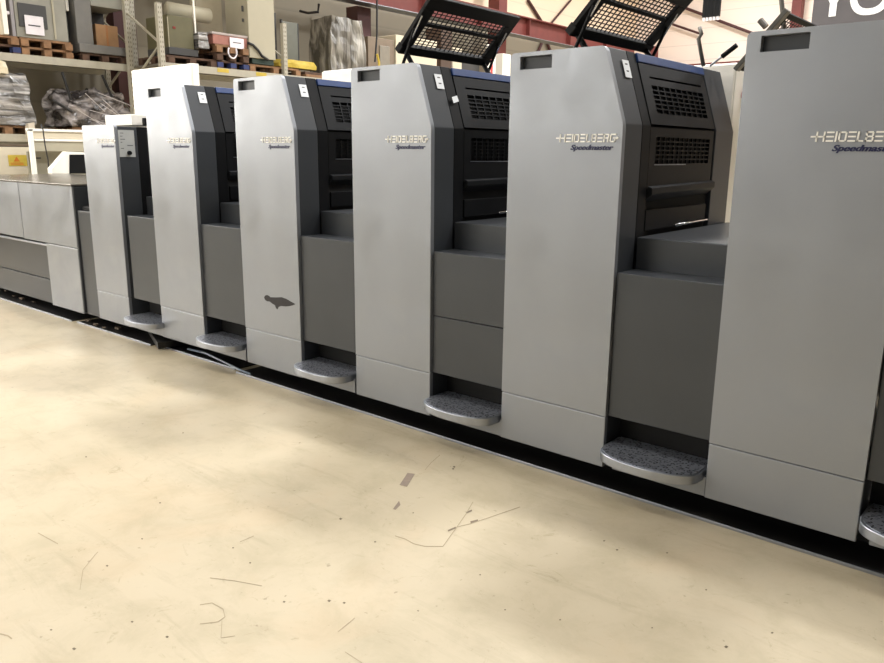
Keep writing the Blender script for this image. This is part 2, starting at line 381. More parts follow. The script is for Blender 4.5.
def make_unit(kink=True, height=ZT):
    r = empty('printing_unit' if kink else 'infeed_unit')
    top = height
    out = [(0, ZS+.002), (W, ZS+.002)] + ([(W, ZK), (WT, top)] if kink else [(W, top)]) + [(0, top)]
    which = None
    out_r = rounded([Vector((a, b)) for a, b in out], .024, 4, {len(out)-1, len(out)-2} | ({2, 3} if kink else {2}))
    holes = [[(.054, 1.938), (.054, 1.996), (.228, 1.996), (.228, 1.938)]] if kink else []
    MB().holed(out_r, holes, 0, .028).obj('front_cover', SILVER, r, .006, 2)
    MB().box(0, W, .001, .028, ZB, ZS-.002).obj('kick_panel', SILVER, r, .004, 2)
    if kink:
        g = MB()
        g.box(.048, .053, .006, .07, 1.934, 2.0).box(.229, .234, .006, .07, 1.934, 2.0).box(.048, .234, .006, .07, 1.932, 1.937).box(.048, .234, .006, .07, 1.997, 2.001).box(.048, .234, .065, .07, 1.934, 2.0)
        g.obj('grab_recess', GRAB, r)
    # side cover near the front: the slate corner piece
    def slab(y0, y1, inset, zlo, xi):
        if kink: pts = [(xi, y0, zlo), (W-inset, y0, zlo), (W-inset, y0, ZK), (WT-inset, y0, top-inset), (xi, y0, top-inset)]
        else: pts = [(xi, y0, zlo), (W-inset, y0, zlo), (W-inset, y0, top-.012), (xi, y0, top-.012)]
        return MB().prism(pts, (0, y1-y0, 0))
    slab(.029, KD, .003, ZB+.01, .004).obj('side_cover', SLATE, r, .004, 2)
    slab(KD+.001, .278, .003, ZB+.01, .004).obj('side_frame', BLACKP, r, .003)
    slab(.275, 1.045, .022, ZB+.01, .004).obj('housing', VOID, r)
    if kink:
        slab(1.065, DEEP, .003, ZB+.01, .004).obj('rear_side_cover', SLATE, r, .004, 2)
        # upper guard panel with its louvre, on the slant
        g = MB()
        y0, y1 = .282, 1.04; t0, t1 = .008, SLEN-.05
        va, vb, ta, tb = .37, .975, .062, .196            # louvre field
        def plate(ya, yb, t_a, t_b, d0=-.02, d1=0.0, mb=g):
            mb.prism([SP(ya, t_a, d0), SP(yb, t_a, d0), SP(yb, t_b, d0), SP(ya, t_b, d0)], sn*(d1-d0))
        plate(y0, va, t0, t1); plate(vb, y1, t0, t1); plate(va, vb, t0, ta); plate(va, vb, tb, .228); plate(va, vb, .238, t1)
        for k in range(1, 6): t = ta+(tb-ta)*k/6; plate(va, vb, t-.0026, t+.0026, -.012)
        for k in range(1, 9): y = va+(vb-va)*k/9; plate(y-.0045, y+.0045, ta, tb, -.012)
        gp = g.obj('guard_panel', GUARD, r)
        b = MB(); plate(y0, 1.055, SLEN-.046, SLEN-.004, -.02, .004, b); b.obj('blue_trim', BLUE, r, .003)
        # lower guard with fine louvre, rail, roller
        xf = W-.004
        g = MB(); g.box(xf-.016, xf, .282, .345, 1.40, ZK-.006).box(xf-.016, xf, .99, 1.04, 1.40, ZK-.006).box(xf-.016, xf, .345, .99, 1.40, 1.515).box(xf-.016, xf, .345, .99, 1.638, ZK-.006)
        for k in range(1, 6): z = 1.515+.123*k/6; g.box(xf-.01, xf-.002, .345, .99, z-.003, z+.003)
        for k in range(1, 12): y = .345+.645*k/12; g.box(xf-.012, xf-.004, y-.004, y+.004, 1.515, 1.638)
        g.obj('lower_guard_panel', BLACKP, r)
        MB().box(xf-.002, xf+.002, .34, .70, 1.508, 1.512).obj('worn_edge', STEEL, r)
        g = MB(); g.prism([(xf-.03, .29, 1.33), (xf+.022, .29, 1.375), (xf+.022, .29, 1.405), (xf-.03, .29, 1.42)], (0, .77, .012))
        g.obj('guard_rail', GUARD, r, .004)
        MB().box(xf-.03, xf-.006, .30, 1.03, 1.20, 1.30).obj('inner_cover', BLACKP, r, .004)
        MB().tube([(xf+.012, .61, 1.212), (xf+.012, 1.01, 1.216)], .006).obj('roller', CHROME, r, smooth=True)
        q = MB().prism([SP(.122, .214, .001), SP(.182, .214, .001), SP(.182, .293, .001), SP(.122, .293, .001)], sn*.001).obj('label_sticker', STICK, r)
        q2 = MB()
        for ya, yb, a_, b_ in ((.142, .164, .272, .278), (.142, .164, .24, .246)): q2.prism([SP(ya, a_, .002), SP(yb, a_, .002), SP(yb, b_, .002), SP(ya, b_, .002)], sn*.0006)
        q2.obj('sticker_print', INK, q)
        letters_brand().obj('brand_lettering', LETTER, r)
        me = text_mesh('Speedmaster', .03, .0012, .35, .0006); fit_text(me, .346, .563, -.0012, 1.567, 1.597); me.materials.append(NAVY)
        o = bpy.data.objects.new('model_lettering', me); COL.objects.link(o); o.parent = r
    return r

def add_walkway(r, split=False):
    x0, x1 = W+.004, P-.004
    if split:
        MB().box(x0, x1, .02, .05, .352, .676).obj('walkway_panel', WALK, r, .003)
        MB().box(x0, x1, .02, .05, .679, ZW).obj('walkway_panel', WALK, r, .003)
    else:
        MB().box(x0, x1, .02, .05, .352, ZW).obj('walkway_panel', WALK, r, .003)
    MB().box(x0, x1, .051, .195, ZW-.02, ZW-.001).obj('walkway_tread', WALK, r, .003)
    MB().box(x0, x1, .196, DEEP, ZW-.4, ZR).obj('upper_deck', WALK, r, .005)
    MB().box(x0, x1, .15, .18, ZB, .6).obj('niche_back', VOID, r)
    MB().box(x0+.04, x1, .012, .03, ZB, .186).obj('toe_plate', SILVER, r, .002)
    so = step_outline()
    MB().prism([(W+x, y, .172) for x, y in so], (0, 0, .043)).obj('footboard', STEEL, r, .005, 2)
    fb = r.children[-1] if r.children[-1].name.startswith('footboard') else [c for c in r.children if c.name.startswith('footboard')][0]
    cx, cy = .245, 0
    MB().prism([(W+cx+(x-cx)*.95, cy+(y-cy)*.92 if y < 0 else y, .2151) for x, y in so], (0, 0, .0022)).obj('tread_plate', CHECK, fb)

def lifted_guard(r):
    """mesh guard swung open above the unit, with its two gas struts"""
    g = empty('open_guard'); g.parent = r
    B = Vector((.205, 0, 2.105)); T = Vector((.46, 0, 2.365)); u = (T-B).normalized(); n = Vector((-u.z, 0, u.x)); L_ = (T-B).length
    ya, yb = .155, .98
    def Q(y, t, d=0): return B+u*t+n*d+Vector((0, y, 0))
    f = MB()
    def pl(y0, y1, t0, t1, d0=-.012, d1=.012): f.prism([Q(y0, t0, d0), Q(y1, t0, d0), Q(y1, t1, d0), Q(y0, t1, d0)], n*(d1-d0))
    pl(ya, yb, 0, .05, -.02, .02); pl(ya, yb, L_-.075, L_); pl(ya, ya+.085, .05, L_-.075); pl(yb-.085, yb, .05, L_-.075); pl(ya+.085, yb-.085, .185, .205, -.008, .016)
    f.obj('guard_frame', MATTB, g, .004)
    mm = MB(); y0, y1 = ya+.085, yb-.085
    for k in range(1, 16):
        y = y0+(y1-y0)*k/16; mm.bar(Q(y, .05), Q(y, L_-.075), .0045)
    for k in range(1, 12):
        t = .05+(L_-.125)*k/12; mm.bar(Q(y0, t), Q(y1, t), .0045)
    mm.obj('wire_mesh', MATTB, g)
    for y in (ya+.03, yb-.02):
        s = MB().tube([(.24, y-.02, 2.02), (.335, y-.02, 2.215)], .009).obj('gas_strut', BLACKP, g)
        MB().tube([(.30, y-.02, 2.143), Q(y-.02, .25, -.012)], .005).obj('strut_rod', CHROME, s)
    for y in (ya+.05, yb-.06):
        MB().tube([Q(y, .02, -.005), (.30, y, 2.01)], .014).obj('hinge_arm', BLACKP, g)
    return g

unit0 = make_unit(); add_walkway(unit0)
UL = {0: 'nearest silver printing tower at the right edge, cut off by the frame',
      1: 'second nearest printing tower, blue trim and far corner cover in full view, guard open above',
      2: 'third nearest printing tower, small square sticker beside its louvre, guard open above',
      3: 'fourth printing tower with a torn black paint chip low on its cover',
      4: 'farthest tower with the slanted shoulder, in front of the tall white cabinet'}
units = {0: unit0}
for k in range(1, 5):
    units[k] = copy_tree(unit0)
for k, u in units.items():
    u.location = (-P*k-{3: .02, 4: .045}.get(k, 0), 0, 0); tag(u, UL[k], 'printing unit', 'printing towers of the press line')
# unit 2 has a two-piece walkway panel and a square sticker
old = [c for c in units[2].children if c.name.startswith('walkway_panel')][0]; bpy.data.objects.remove(old)
MB().box(W+.004, P-.004, .02, .05, .352, .676).obj('walkway_panel', WALK, units[2], .003)
MB().box(W+.004, P-.004, .02, .05, .680, ZW).obj('walkway_panel', WALK, units[2], .003)
a = .172
tag(MB().prism([SP(.218, .135, .012), SP(.268, .148, .012), SP(.262, .180, .012), SP(.214, .168, .012)], sn*.001).obj('square_sticker', STICK, units[2]), 'small off-white square sticker')
for k in (1, 2): lifted_guard(units[k])
# unit 3: paint chip
chip = [(.230, .590), (.240, .600), (.262, .606), (.285, .604), (.30, .598), (.36, .603), (.42, .610), (.47, .606), (.515, .597), (.545, .592), (.56, .588), (.535, .580), (.50, .572), (.46, .566), (.41, .563), (.385, .556), (.37, .541), (.355, .546), (.345, .560), (.318, .566), (.29, .574), (.262, .573), (.240, .578)]
tag(MB().prism([(x, -.0006, z) for x, z in [(a_, .585+(b_-.585)*1.3) for a_, b_ in chip]], (0, -.0006, 0)).obj('paint_chip', mat('bare_primer', (38, 36, 38), .7, 0, .2, 40), units[3]), 'torn dark patch of chipped paint')

# infeed unit (plain low tower) with walkway
W = .548
f5 = make_unit(False, 1.752); W = .602; P = 1.054; add_walkway(f5); W = .548; P = 1.1; f5.location = (-5.5, 0, 0)
tag(f5, 'low square-topped silver tower with a grey instruction plate on its side', 'printing unit')
sg = MB().box(W-.0015, W+.0006, .03, .165, 1.50, 1.712).obj('instruction_plate', mat('plate_grey', (168, 170, 168), .5), f5)
pr = MB()
for i, (a_, b_) in enumerate(((.045, .075), (.045, .065), (.045, .085), (.045, .06), (.10, .15), (.045, .07))): pr.box(W+.0006, W+.0012, a_, b_, 1.685-.024*i, 1.690-.024*i)
pr.obj('plate_print', INK, sg)
MB().tube([(W, .11, 1.532), (W+.018, .11, 1.532)], .017, 16).obj('knob', BLACKP, sg)
letters_brand().obj('brand_lettering', LETTER, f5).location = (-.03, 0, .0)
me = text_mesh('Speedmaster', .03, .0012, .35, .0006); fit_text(me, .316, .533, -.0012, 1.567, 1.597); me.materials.append(NAVY)
o = bpy.data.objects.new('model_lettering', me); COL.objects.link(o); o.parent = f5

W = .602
# ---------------------------------------------------------------- feeder at the far end of the press
fd = empty('feeder_unit', (-8.9, 0, 0), 'low wide silver feeder cabinet with dark steel top at the far left end', 'feeder')
X0 = -8.9
def fb(name, m_, x0, x1, y0, y1, z0, z1, bev=.004, par=fd): return MB().box(x0-X0, x1-X0, y0, y1, z0, z1).obj(name, m_, par, bev)
fb('upper_door', SILVER, -6.94, -5.80, 0, .03, .692, 1.238)
fb('upper_door', SILVER, -8.9, -6.95, 0, .03, .70, 1.238)
fb('lower_door', SILVER, -6.445, -5.80, 0, .03, .09, .686)
fb('drawer_front', WALK, -8.9, -6.46, .035, .06, .33, .655)
fb('drawer_front', WALK, -8.9, -6.46, .03, .06, .09, .322)
fb('grip_strip', STEEL, -8.9, -6.46, .01, .05, .655, .672, .002)
fb('carcass', VOID, -8.88, -5.80, .06, 1.3, .105, 1.235, 0)
fb('side_cover', SLATE, -5.80, -5.785, .006, 1.3, .105, 1.235, .003)
fb('top_plate', mat('dark_steel_top', (108, 104, 98), .25, .5, .15, 5), -8.9, -5.785, -.01, 1.35, 1.239, 1.256, .003)
lk = empty('link_cover', (-5.775, 0, 0), 'narrow grey cover panel between the feeder and the low tower', 'cover')
MB().box(0, .27, .02, .05, .095, 1.028).obj('panel', WALK, lk, .003)
MB().box(0, .27, .05, 1.2, .095, 1.02).obj('deck', WALK, lk, .003)
MB().box(.03, .2, .05, .16, 1.021, 1.07).obj('foot_pedal', BLACKP, lk, .01)

# ---------------------------------------------------------------- ground line: trays, lips, hose
def tray(x0, x1, yl, label, dz=0):
    t = empty('drip_tray', (x0, 0, 0), label, 'tray', 'drip trays under the press')
    MB().box(0, x1-x0, yl+.008, 1.2, .0, .006).obj('tray_floor', OIL, t)
    MB().box(0, x1-x0, yl, yl+.008, .0, .014).obj('lip', STEEL, t, .002)
    return t
tray(-3.42, 2.4, -.032, 'long black drip tray with bright steel lip under the three nearest towers')
tray(-4.52, -3.50, .01, 'short dark drip tray between the gaps in the steel lip')
tray(-5.9, -4.60, -.03, 'drip tray with steel lip under the low tower and the farthest slanted tower')
tray(-8.8, -5.98, -.045, 'drip tray with brown debris under the feeder')
for i, (k, lb) in enumerate(((0, 'nearest'), (1, ''), (2, ''), (3, ''), (4, ''))):
    pass
bs = MB().box(-8.85, 1.7, .22, 1.25, .007, .09).obj('base_frame', OIL); tag(bs, 'black oily base frame running under the whole press', 'frame')
h = [HZ(188, 349, .03), HZ(205, 353, .045), HZ(222, 361, .03), HZ(238, 369, .02), HZ(250, 374, .018)]
tag(MB().tube(h, .008).obj('air_hose', mat('blue_grey_hose', (120, 134, 148), .35), None, smooth=True), 'thin blue-grey hose lying in the gap below the farthest slanted tower', 'hose')
tag(MB().prism([HZ(*q, .016) for q in ((148, 333), (166, 337), (186, 345), (158, 349))], (0, 0, .05)).obj('floor_wedge', OIL), 'black wedge plate sticking out under the farthest slanted tower', 'plate')
db = MB()
for q in ((6, 292), (14, 297), (22, 300), (34, 303), (88, 322), (96, 326), (104, 329), (118, 330)):
    p = HZ(*q, .006); s_ = random.uniform(.012, .03); db.prism([(p.x-s_*1.6, p.y-s_*.6, .014), (p.x+s_*1.4, p.y-s_*.5, .014), (p.x+s_*1.5, p.y+s_*.6, .014), (p.x-s_, p.y+s_, .014)], (0, 0, s_*.8))
tag(db.obj('debris', mat('debris_brown', (92, 78, 62), .8, 0, .3, 30)), 'brown scraps lying along the tray below the feeder', 'debris', kind='stuff')

# floor marks (part of the floor)
flr = bpy.data.objects['floor']
def mark(polys, rgb, name, z=.0006):
    b = MB()
    flat = []
    for pts in polys: flat += pts if isinstance(pts[0], list) else [pts]
    for i, pts in enumerate(flat): b.prism([HZ(x, y, 0)+Vector((0, 0, z+i*1e-6)) for x, y in pts], (0, 0, .0003))
    return struct(b.obj(name, mat(name+'_tone', rgb, .6, 0, .1, 40), flr))
def stroke(pts, w):
    out = []
    for (xa, ya), (xb, yb) in zip(pts, pts[1:]):
        l = math.hypot(xb-xa, yb-ya); nx, ny = -(yb-ya)/l*w/2, (xb-xa)/l*w/2
        out.append([(xa+nx, ya+ny), (xb+nx, yb+ny), (xb-nx, yb-ny), (xa-nx, ya-ny)])
    return out
mark([[(407.5, 473), (415, 474), (407, 487), (399.5, 485)], [(399, 501), (400.5, 505), (395.5, 510), (393, 509)]], (132, 118, 104), 'tape_residue')
mark([stroke([(448, 531), (456, 527.5)], 1.6), stroke([(470.5, 522.5), (478, 520.5)], 2), stroke([(466, 513), (472, 510.5)], 1.6)], (112, 98, 80), 'scuff')
mark([stroke([(395, 536), (405, 539), (414, 544), (425, 546.5), (443, 546.5), (449, 538), (457, 527), (466, 514), (473, 502)], .7), stroke([(457, 527), (470, 524), (485, 519), (520, 507)], .6),
      stroke([(200, 605), (212, 603), (223, 609), (225, 617), (218, 622), (200, 624)], .7), stroke([(0, 634), (8, 636), (12, 639)], 1.4),
      stroke([(38, 533), (58, 544)], .7), stroke([(80, 590), (83, 570), (95, 555), (98, 552)], .5), stroke([(222, 621), (221, 638), (235, 636)], .6),
      stroke([(345, 652), (362, 663)], .6), stroke([(338, 632), (355, 618)], .6), stroke([(240, 542), (254, 536)], .5),
      stroke([(210, 578), (235, 581), (262, 586)], .6), stroke([(425, 470), (431, 463), (440, 455)], .4)], (150, 137, 112), 'scratches')
dots = []
for x, y, s_ in [(340.5, 519, 1.6), (375, 542, 1.2), (74, 649, 2), (167, 637, 1.6), (142, 539, 1), (329, 601, 1.8), (344, 603, 1.5), (51, 630, 1.2), (250, 563, 1.1), (284, 602, 1.4), (160, 503, 1), (107, 566, 1.3), (454, 467, 1.3), (453, 469, 1.2), (418, 611, 1), (604, 541, 1), (617, 550, 1.2), (413, 513, .9), (132, 622, 1.4), (86, 457, 1), (233, 548, 1), (183, 433, .8), (560, 620, 1), (667, 553, 1), (726, 647, 2), (706, 590, 1.1), (652, 628, .9), (772, 633, 1.4), (505, 610, 1), (480, 575, 1)]:
    dots.append([(x-s_, y), (x, y-s_*.7), (x+s_*1.2, y-.2), (x+.2, y+s_*.7)])
mark(dots, (96, 84, 66), 'dirt_specks')

# ---------------------------------------------------------------- white cabinets on the drive side
def cabinet(x0, x1, y0, z1, label, depth=.5, z0=0, m_=WHITEC):
    c = empty('electrical_cabinet', (x0, y0, z0), label, 'cabinet')
    MB().box(0, x1-x0, .02, depth, .0, z1-z0).obj('carcass', m_, c, .006)
    MB().box(.006, (x1-x0)-.006, 0, .019, .08, z1-z0-.01).obj('door', m_, c, .004)
    MB().box(.03, .045, -.02, -.001, (z1-z0)*.5, (z1-z0)*.5+.12).obj('handle', GREYD, c, .002)
    return c
c1 = cabinet(-1.75, -.57, 1.45, 2.072, 'tall cream-white cabinet behind the second tower, red button on its side', .4)
b_ = HX(742.5, 95, -.57)
MB().tube([(-.57+1.75, b_.y-1.45, b_.z), (-.57+1.75+.03, b_.y-1.45, b_.z)], .024, 14).obj('stop_button', mat('button_red', (150, 28, 30), .4), c1)
cabinet(-4.17, -3.3, 1.5, 2.235, 'cream-white cabinet top showing behind the fourth tower', .5)
cabinet(-7.56, -6.34, 1.6, 2.447, 'large overexposed white cabinet rising behind the farthest slanted tower', .10)
wb = empty('white_box', (-5.68, .3, 1.76), 'small white box standing on the low tower', 'box')
MB().box(0, .46, 0, .3, 0, .09).obj('body', WHITEC, wb, .005)
MB().tube([(.53, .1, 0), (.53, .1, .06)], .04).obj('cap', BLACKP, wb)

# mesh guard standing open above the gap beside the nearest tower
P1 = HY(733, 68, 1.15); P2 = HY(783, 10, 1.15); far = Vector((0, .85, 0)); uu = (P2-P1)
gd = empty('mesh_guard', P1, 'grey edged wire mesh guard standing open behind the nearest tower', 'guard')
nrm = Vector((-uu.z, 0, uu.x)).normalized()
f = MB()
def seg(a0, a1, b0, b1, t=.012, mb=f):
    pts = [uu*a0+far*b0, uu*a1+far*b0, uu*a1+far*b1, uu*a0+far*b1]
    mb.prism([q-nrm*t for q in pts], nrm*2*t)
seg(0, 1, .1, .12); seg(0, 1, .93, 1); seg(0, .14, .1, 1); seg(.92, 1, .1, 1); seg(.5, .55, .1, 1)
f.obj('frame', MATTB, gd, .003)
f = MB(); seg(-.02, 1.03, .04, .1, .012, f); f.obj('edge_plate', mat('edge_plate_grey', (96, 94, 86), .5), gd, .003)
f = MB()
for k in range(1, 20): seg(0, 1, .1+.045*k-.003, .1+.045*k+.003, .002, f)
for k in range(1, 16): seg(k/16-.005, k/16+.005, .1, 1, .002, f)
f.obj('wire_mesh', MATTB, gd)
pA, pB = HY(710, 66, 1.2)-P1, HY(737, 45, 1.2)-P1; pm = pA.lerp(pB, .45)
s_ = MB().tube([pm, pB], .013).obj('gas_strut', BLACKP, gd); MB().tube([pA, pm], .006).obj('strut_rod', STEEL, s_)
MB().tube([HY(784, 32, 1.3)-P1, HY(782.5, 11, 1.3)-P1, HY(780, -14, 1.3)-P1], .012).obj('post', mat('post_grey', (110, 106, 98), .5), gd)
MB().tube([HY(760, 20, 1.1)-P1, HY(766, 27, 1.1)-P1], .016).obj('knob', mat('post_grey', (110, 106, 98), .5), gd)
pk = empty('crank_rod', HY(703.5, 66, 1.25), 'thin bent grey rod standing on top of the second tower', 'rod')
MB().tube([HY(*q, 1.25)-HY(703.5, 66, 1.25) for q in ((703.5, 66), (698.5, 39), (701.5, 34), (699.5, 27))], .011).obj('rod', mat('post_grey', (110, 106, 98), .5), pk, smooth=True)
# hanging black chain hoist bag
hb = HY(711, 17, 7); hg = empty('hanging_strip_curtain', hb, 'black strip bundle with white tips hanging from above, top centre right', 'hoist')
f = MB(); g = MB()
for k in range(5):
    x = (k-2)*.045; f.box(x-.021, x+.021, -.02, .02, 0, 1.4); g.prism([(x-.018, -.015, 0), (x+.012, -.015, 0), (x+.02, -.015, -.04), (x-.01, -.015, -.045)], (0, .03, 0))
f.obj('strips', BLACKP, hg); g.obj('tips', PAPER, hg)
MB().bar((0, 0, 1.4), (0, 0, CEIL-hb.z), .02).obj('cable', ROPE, hg)

# banner with white letters
by = 6.0; b0 = HY(811, 24, by)
bn = empty('banner', b0, 'dark grey banner with big white letters behind the nearest tower', 'banner')
MB().box(0, 2.4, 0, .04, -.03, 1.3).obj('panel', mat('banner_grey', (84, 80, 82), .35, 0, .25, 1.2), bn, .004)
g = MB()
yb = HY(832, 17, by)-b0; ob = HY(868.5, 15, by)-b0
sx, sz = yb.x, yb.z+.005; sw = .034
g.prism([(sx-sw, 0, sz), (sx+sw, 0, sz), (sx+sw, 0, sz+.13), (sx+.20, 0, sz+.48), (sx+.125, 0, sz+.48), (sx, 0, sz+.21), (sx-.125, 0, sz+.48), (sx-.20, 0, sz+.48), (sx-sw, 0, sz+.13)], (0, -.006, 0))
cx, cz, rx, rz = ob.x, ob.z+.25, .195, .25; n = 36
for i in range(n):
    a0, a1 = 2*math.pi*i/n, 2*math.pi*(i+1)/n
    o_ = lambda a, k: (cx+(rx-k)*math.copysign(abs(math.cos(a))**.8, math.cos(a)), 0, cz+(rz-k)*math.copysign(abs(math.sin(a))**.8, math.sin(a)))
    g.prism([o_(a0, 0), o_(a1, 0), o_(a1, .062), o_(a0, .062)], (0, -.006, 0))
g.obj('lettering', mat('banner_letter_white', (245, 245, 245), .5), bn)
MB().box(.5, .56, .04, .1, -b0.z, 1.3).box(1.9, 1.96, .04, .1, -b0.z, 1.3).obj('stand', GREYD, bn)

# ---------------------------------------------------------------- steelwork
def ibeam(name, p, q, w_, h_, m_, label, cat='beam', group=None, up=(0, 0, 1)):
    p, q = Vector(p), Vector(q); o = empty(name, p, label, cat, group); q = q-p; z = Vector((0, 0, h_/2-.015))
    f = MB(); f.bar(Vector()+z, q+z, w_, .03).bar(Vector()-z, q-z, w_, .03).bar(Vector(), q, .02, h_-.05)
    n = max(2, int(q.length/2.2))
    for k in range(1, n): c = q*(k/n); f.bar(c-z, c+z, .02, w_*.9, up=(1, 0, 0))
    f.obj('beam', m_, o); return o
gz = 5.02
g1 = ibeam('crane_girder', (-13.0, 5.5, gz+.27), (-13.0, 24.6, gz+.27), .32, .55, RED, 'long oxide red crane girder running across the end wall')
MB().box(-.2, .2, 0, 19.1, -.29, -.275).obj('rail', STEEL, g1)
for n_, (px, lab, w_) in enumerate(((359, 'dark red steel column stub under the girder, above the film-wrapped machine', .45), (497, 'dark red steel column crossing the girder beside the open guards', .4))):
    p = HX(px, 40, -13.45); o = empty('steel_column', (-13.45, p.y, 0), lab, 'column')
    MB().box(-.2, .2, -w_/2, w_/2, 0 if n_ else 4.2, CEIL if n_ else 5.0).obj('column', REDD if n_ == 0 else RED, o)
p = HX(124, 60, -13.6); o = empty('steel_column', (-13.6, p.y, 0), 'dark brown-red column behind the end of the left rack', 'column'); MB().box(-.15, .15, -.22, .22, 0, CEIL).obj('column', REDD, o)
p = HY(796, 20, 26.7); o = empty('steel_column', (p.x, 26.7, 0), 'red steel column on the back wall above the nearest tower', 'column'); MB().box(-.16, .16, -.1, .25, 0, CEIL).obj('column', RED, o)
ib = HY(690, 66, 26.6); o = empty('steel_beam', (-13.6, 26.6, ib.z), 'thin red beam low along the back wall', 'beam'); MB().box(0, 5.6, -.1, .1, -.13, .06).obj('beam', RED, o)
def rod(name, pts, r_, m_, lab, grp=None):
    p0 = Vector(pts[0]); o = empty(name, p0, lab, 'brace', grp); MB().tube([Vector(p)-p0 for p in pts], r_).obj('rod', m_, o); return o
rod('brace_rod', [HX(528, 0, -14.13), HX(543, 24, -14.13)], .05, REDD, 'dark diagonal brace rising left above the girder')
rod('brace_rod', [HX(571, 0, -14.13), HX(549, 26, -14.13)], .035, REDD, 'thin diagonal brace rising right above the girder')
rod('brace_rod', [HX(543, 40, -14.13), HX(519, 100, -14.13)], .05, REDD, 'short brace end just under the girder, left one of two')
rod('brace_rod', [HX(546, 40, -14.13), HX(570, 100, -14.13)], .05, REDD, 'short brace end just under the girder, right one of two')
rod('brace_rod', [HY(672, 3, 26.8), HY(786, 46, 26.8)], .055, REDD, 'long thin brace sloping down across the cream back wall')
rod('brace_rod', [HY(660, 20, 26.8), HY(701, 34, 26.8)], .045, REDD, 'shorter brace rod below the long one on the back wall')
rod('pipe_post', [Vector((HY(652, 64, 26).x, 26, 0)), HY(652, 47, 26)], .25, RED, 'short red post end above the blue trim of the second tower')

# ---------------------------------------------------------------- pallet racks and what stands on them
XA, XB2 = -12.5, -11.3
def rbox(mb, X_, x0, y0, x1, y1, dep, off=(0, 0, 0)):
    """box whose face at x = X_ spans the given photo rectangle, going back dep metres"""
    a = HX((x0+x1)/2, y1, X_); y_l, y_r = HX(x0, (y0+y1)/2, X_).y, HX(x1, (y0+y1)/2, X_).y
    zt = HX((x0+x1)/2, y0, X_).z
    o = Vector(off); mb.box(X_-dep-o.x, X_-o.x, y_l-o.y, y_r-o.y, a.z-o.z, zt-o.z); return mb
def base(X_, x0, x1, y1): 
    a = HX((x0+x1)/2, y1, X_); return Vector((X_, a.y, a.z))
ZRK = HX(60, 58, XA).z                                  # top of the upper left beam
Zr2 = HX(230, 69, XB2).z
yA0, yA1 = HX(-60, 55, XA).y, HX(134, 50, XA).y
yB0, yB1 = HX(161, 50, XB2).y, HX(284, 50, XB2).y
def perf_mat():
    M = bpy.data.materials.new('perforated_rack_steel'); M.use_nodes = True; nt = M.node_tree; N = nt.nodes; L = nt.links
    b = N['Principled BSDF']; b.inputs['Roughness'].default_value = .5
    tc = N.new('ShaderNodeTexCoord'); sp = N.new('ShaderNodeSeparateXYZ'); L.new(tc.outputs['Object'], sp.inputs[0])
    def mth(op, a, v, v2=None):
        m_ = N.new('ShaderNodeMath'); m_.operation = op; L.new(a, m_.inputs[0]); m_.inputs[1].default_value = v; return m_.outputs[0]
    z = mth('LESS_THAN', mth('FRACT', mth('MULTIPLY', sp.outputs['Z'], 13), 0), .45)
    y = mth('LESS_THAN', mth('ABSOLUTE', mth('SUBTRACT', mth('ABSOLUTE', sp.outputs['Y'], 0), .02), 0), .007)
    k = N.new('ShaderNodeMath'); k.operation = 'MULTIPLY'; L.new(z, k.inputs[0]); L.new(y, k.inputs[1])
    x = N.new('ShaderNodeMix'); x.data_type = 'RGBA'; x.inputs['A'].default_value = s2l((172, 167, 152))+(1,); x.inputs['B'].default_value = s2l((112, 106, 94))+(1,)
    L.new(k.outputs[0], x.inputs['Factor']); L.new(x.outputs[2], b.inputs['Base Color']); return M
PERF = perf_mat()
def rack(X_, y0, y1, ztop_f, ztop_b, zs, label, ends=(True, True), extend=0):
    r = empty('pallet_rack', (X_, y0, 0), label, 'rack', 'pallet racks along the end wall')
    for i, y in enumerate((0, y1-y0)):
        if not ends[i]: continue
        for dx, zt in ((0, ztop_f), (-1.05, ztop_b)):
            u = MB().box(-.045, .045, -.042, .042, 0, zt).obj('upright', PERF, r); u.location = (dx, y, 0)
        f = MB(); z = .3; s = 0
        while z < min(ztop_f, ztop_b)-.6:
            f.bar((0 if s else -1.05, y, z), (-1.05 if s else 0, y, z+.6), .03); z += .6; s = 1-s
        f.obj('bracing', RACKP, r)
    for z in zs:
        for dx in (0, -1.05): MB().box(dx-.03, dx+.03, .05, y1-y0-.05+extend, z-.12, z).obj('beam', RACKP, r)
        MB().box(-1.05, 0, .05, y1-y0-.05+extend, z-.03, z-.005).obj('shelf_deck', mat('deck_grey', (110, 106, 96), .7), r)
    return r
ZLO = HX(15, 134, XA).z
ra = rack(XA, yA0, yA1, 6, 6, (ZRK, ZLO), 'left pallet rack with perforated upright, loaded with grey machines')
rb = rack(XB2, yB0, yB1, HX(160, 3, XB2).z, 5.2, (Zr2,), 'pallet rack beside it carrying a tall beige cabinet and loose pallets', extend=HX(366, 50, XB2).y-yB1)
for px in (222, 260):
    p = HX(px, 68, XB2); MB().box(XB2+.031-rb.location.x, XB2+.034-rb.location.x, p.y-.12-rb.location.y, p.y+.12-rb.location.y, Zr2-.075, Zr2-.01).obj('beam_label', YELLOW, rb)

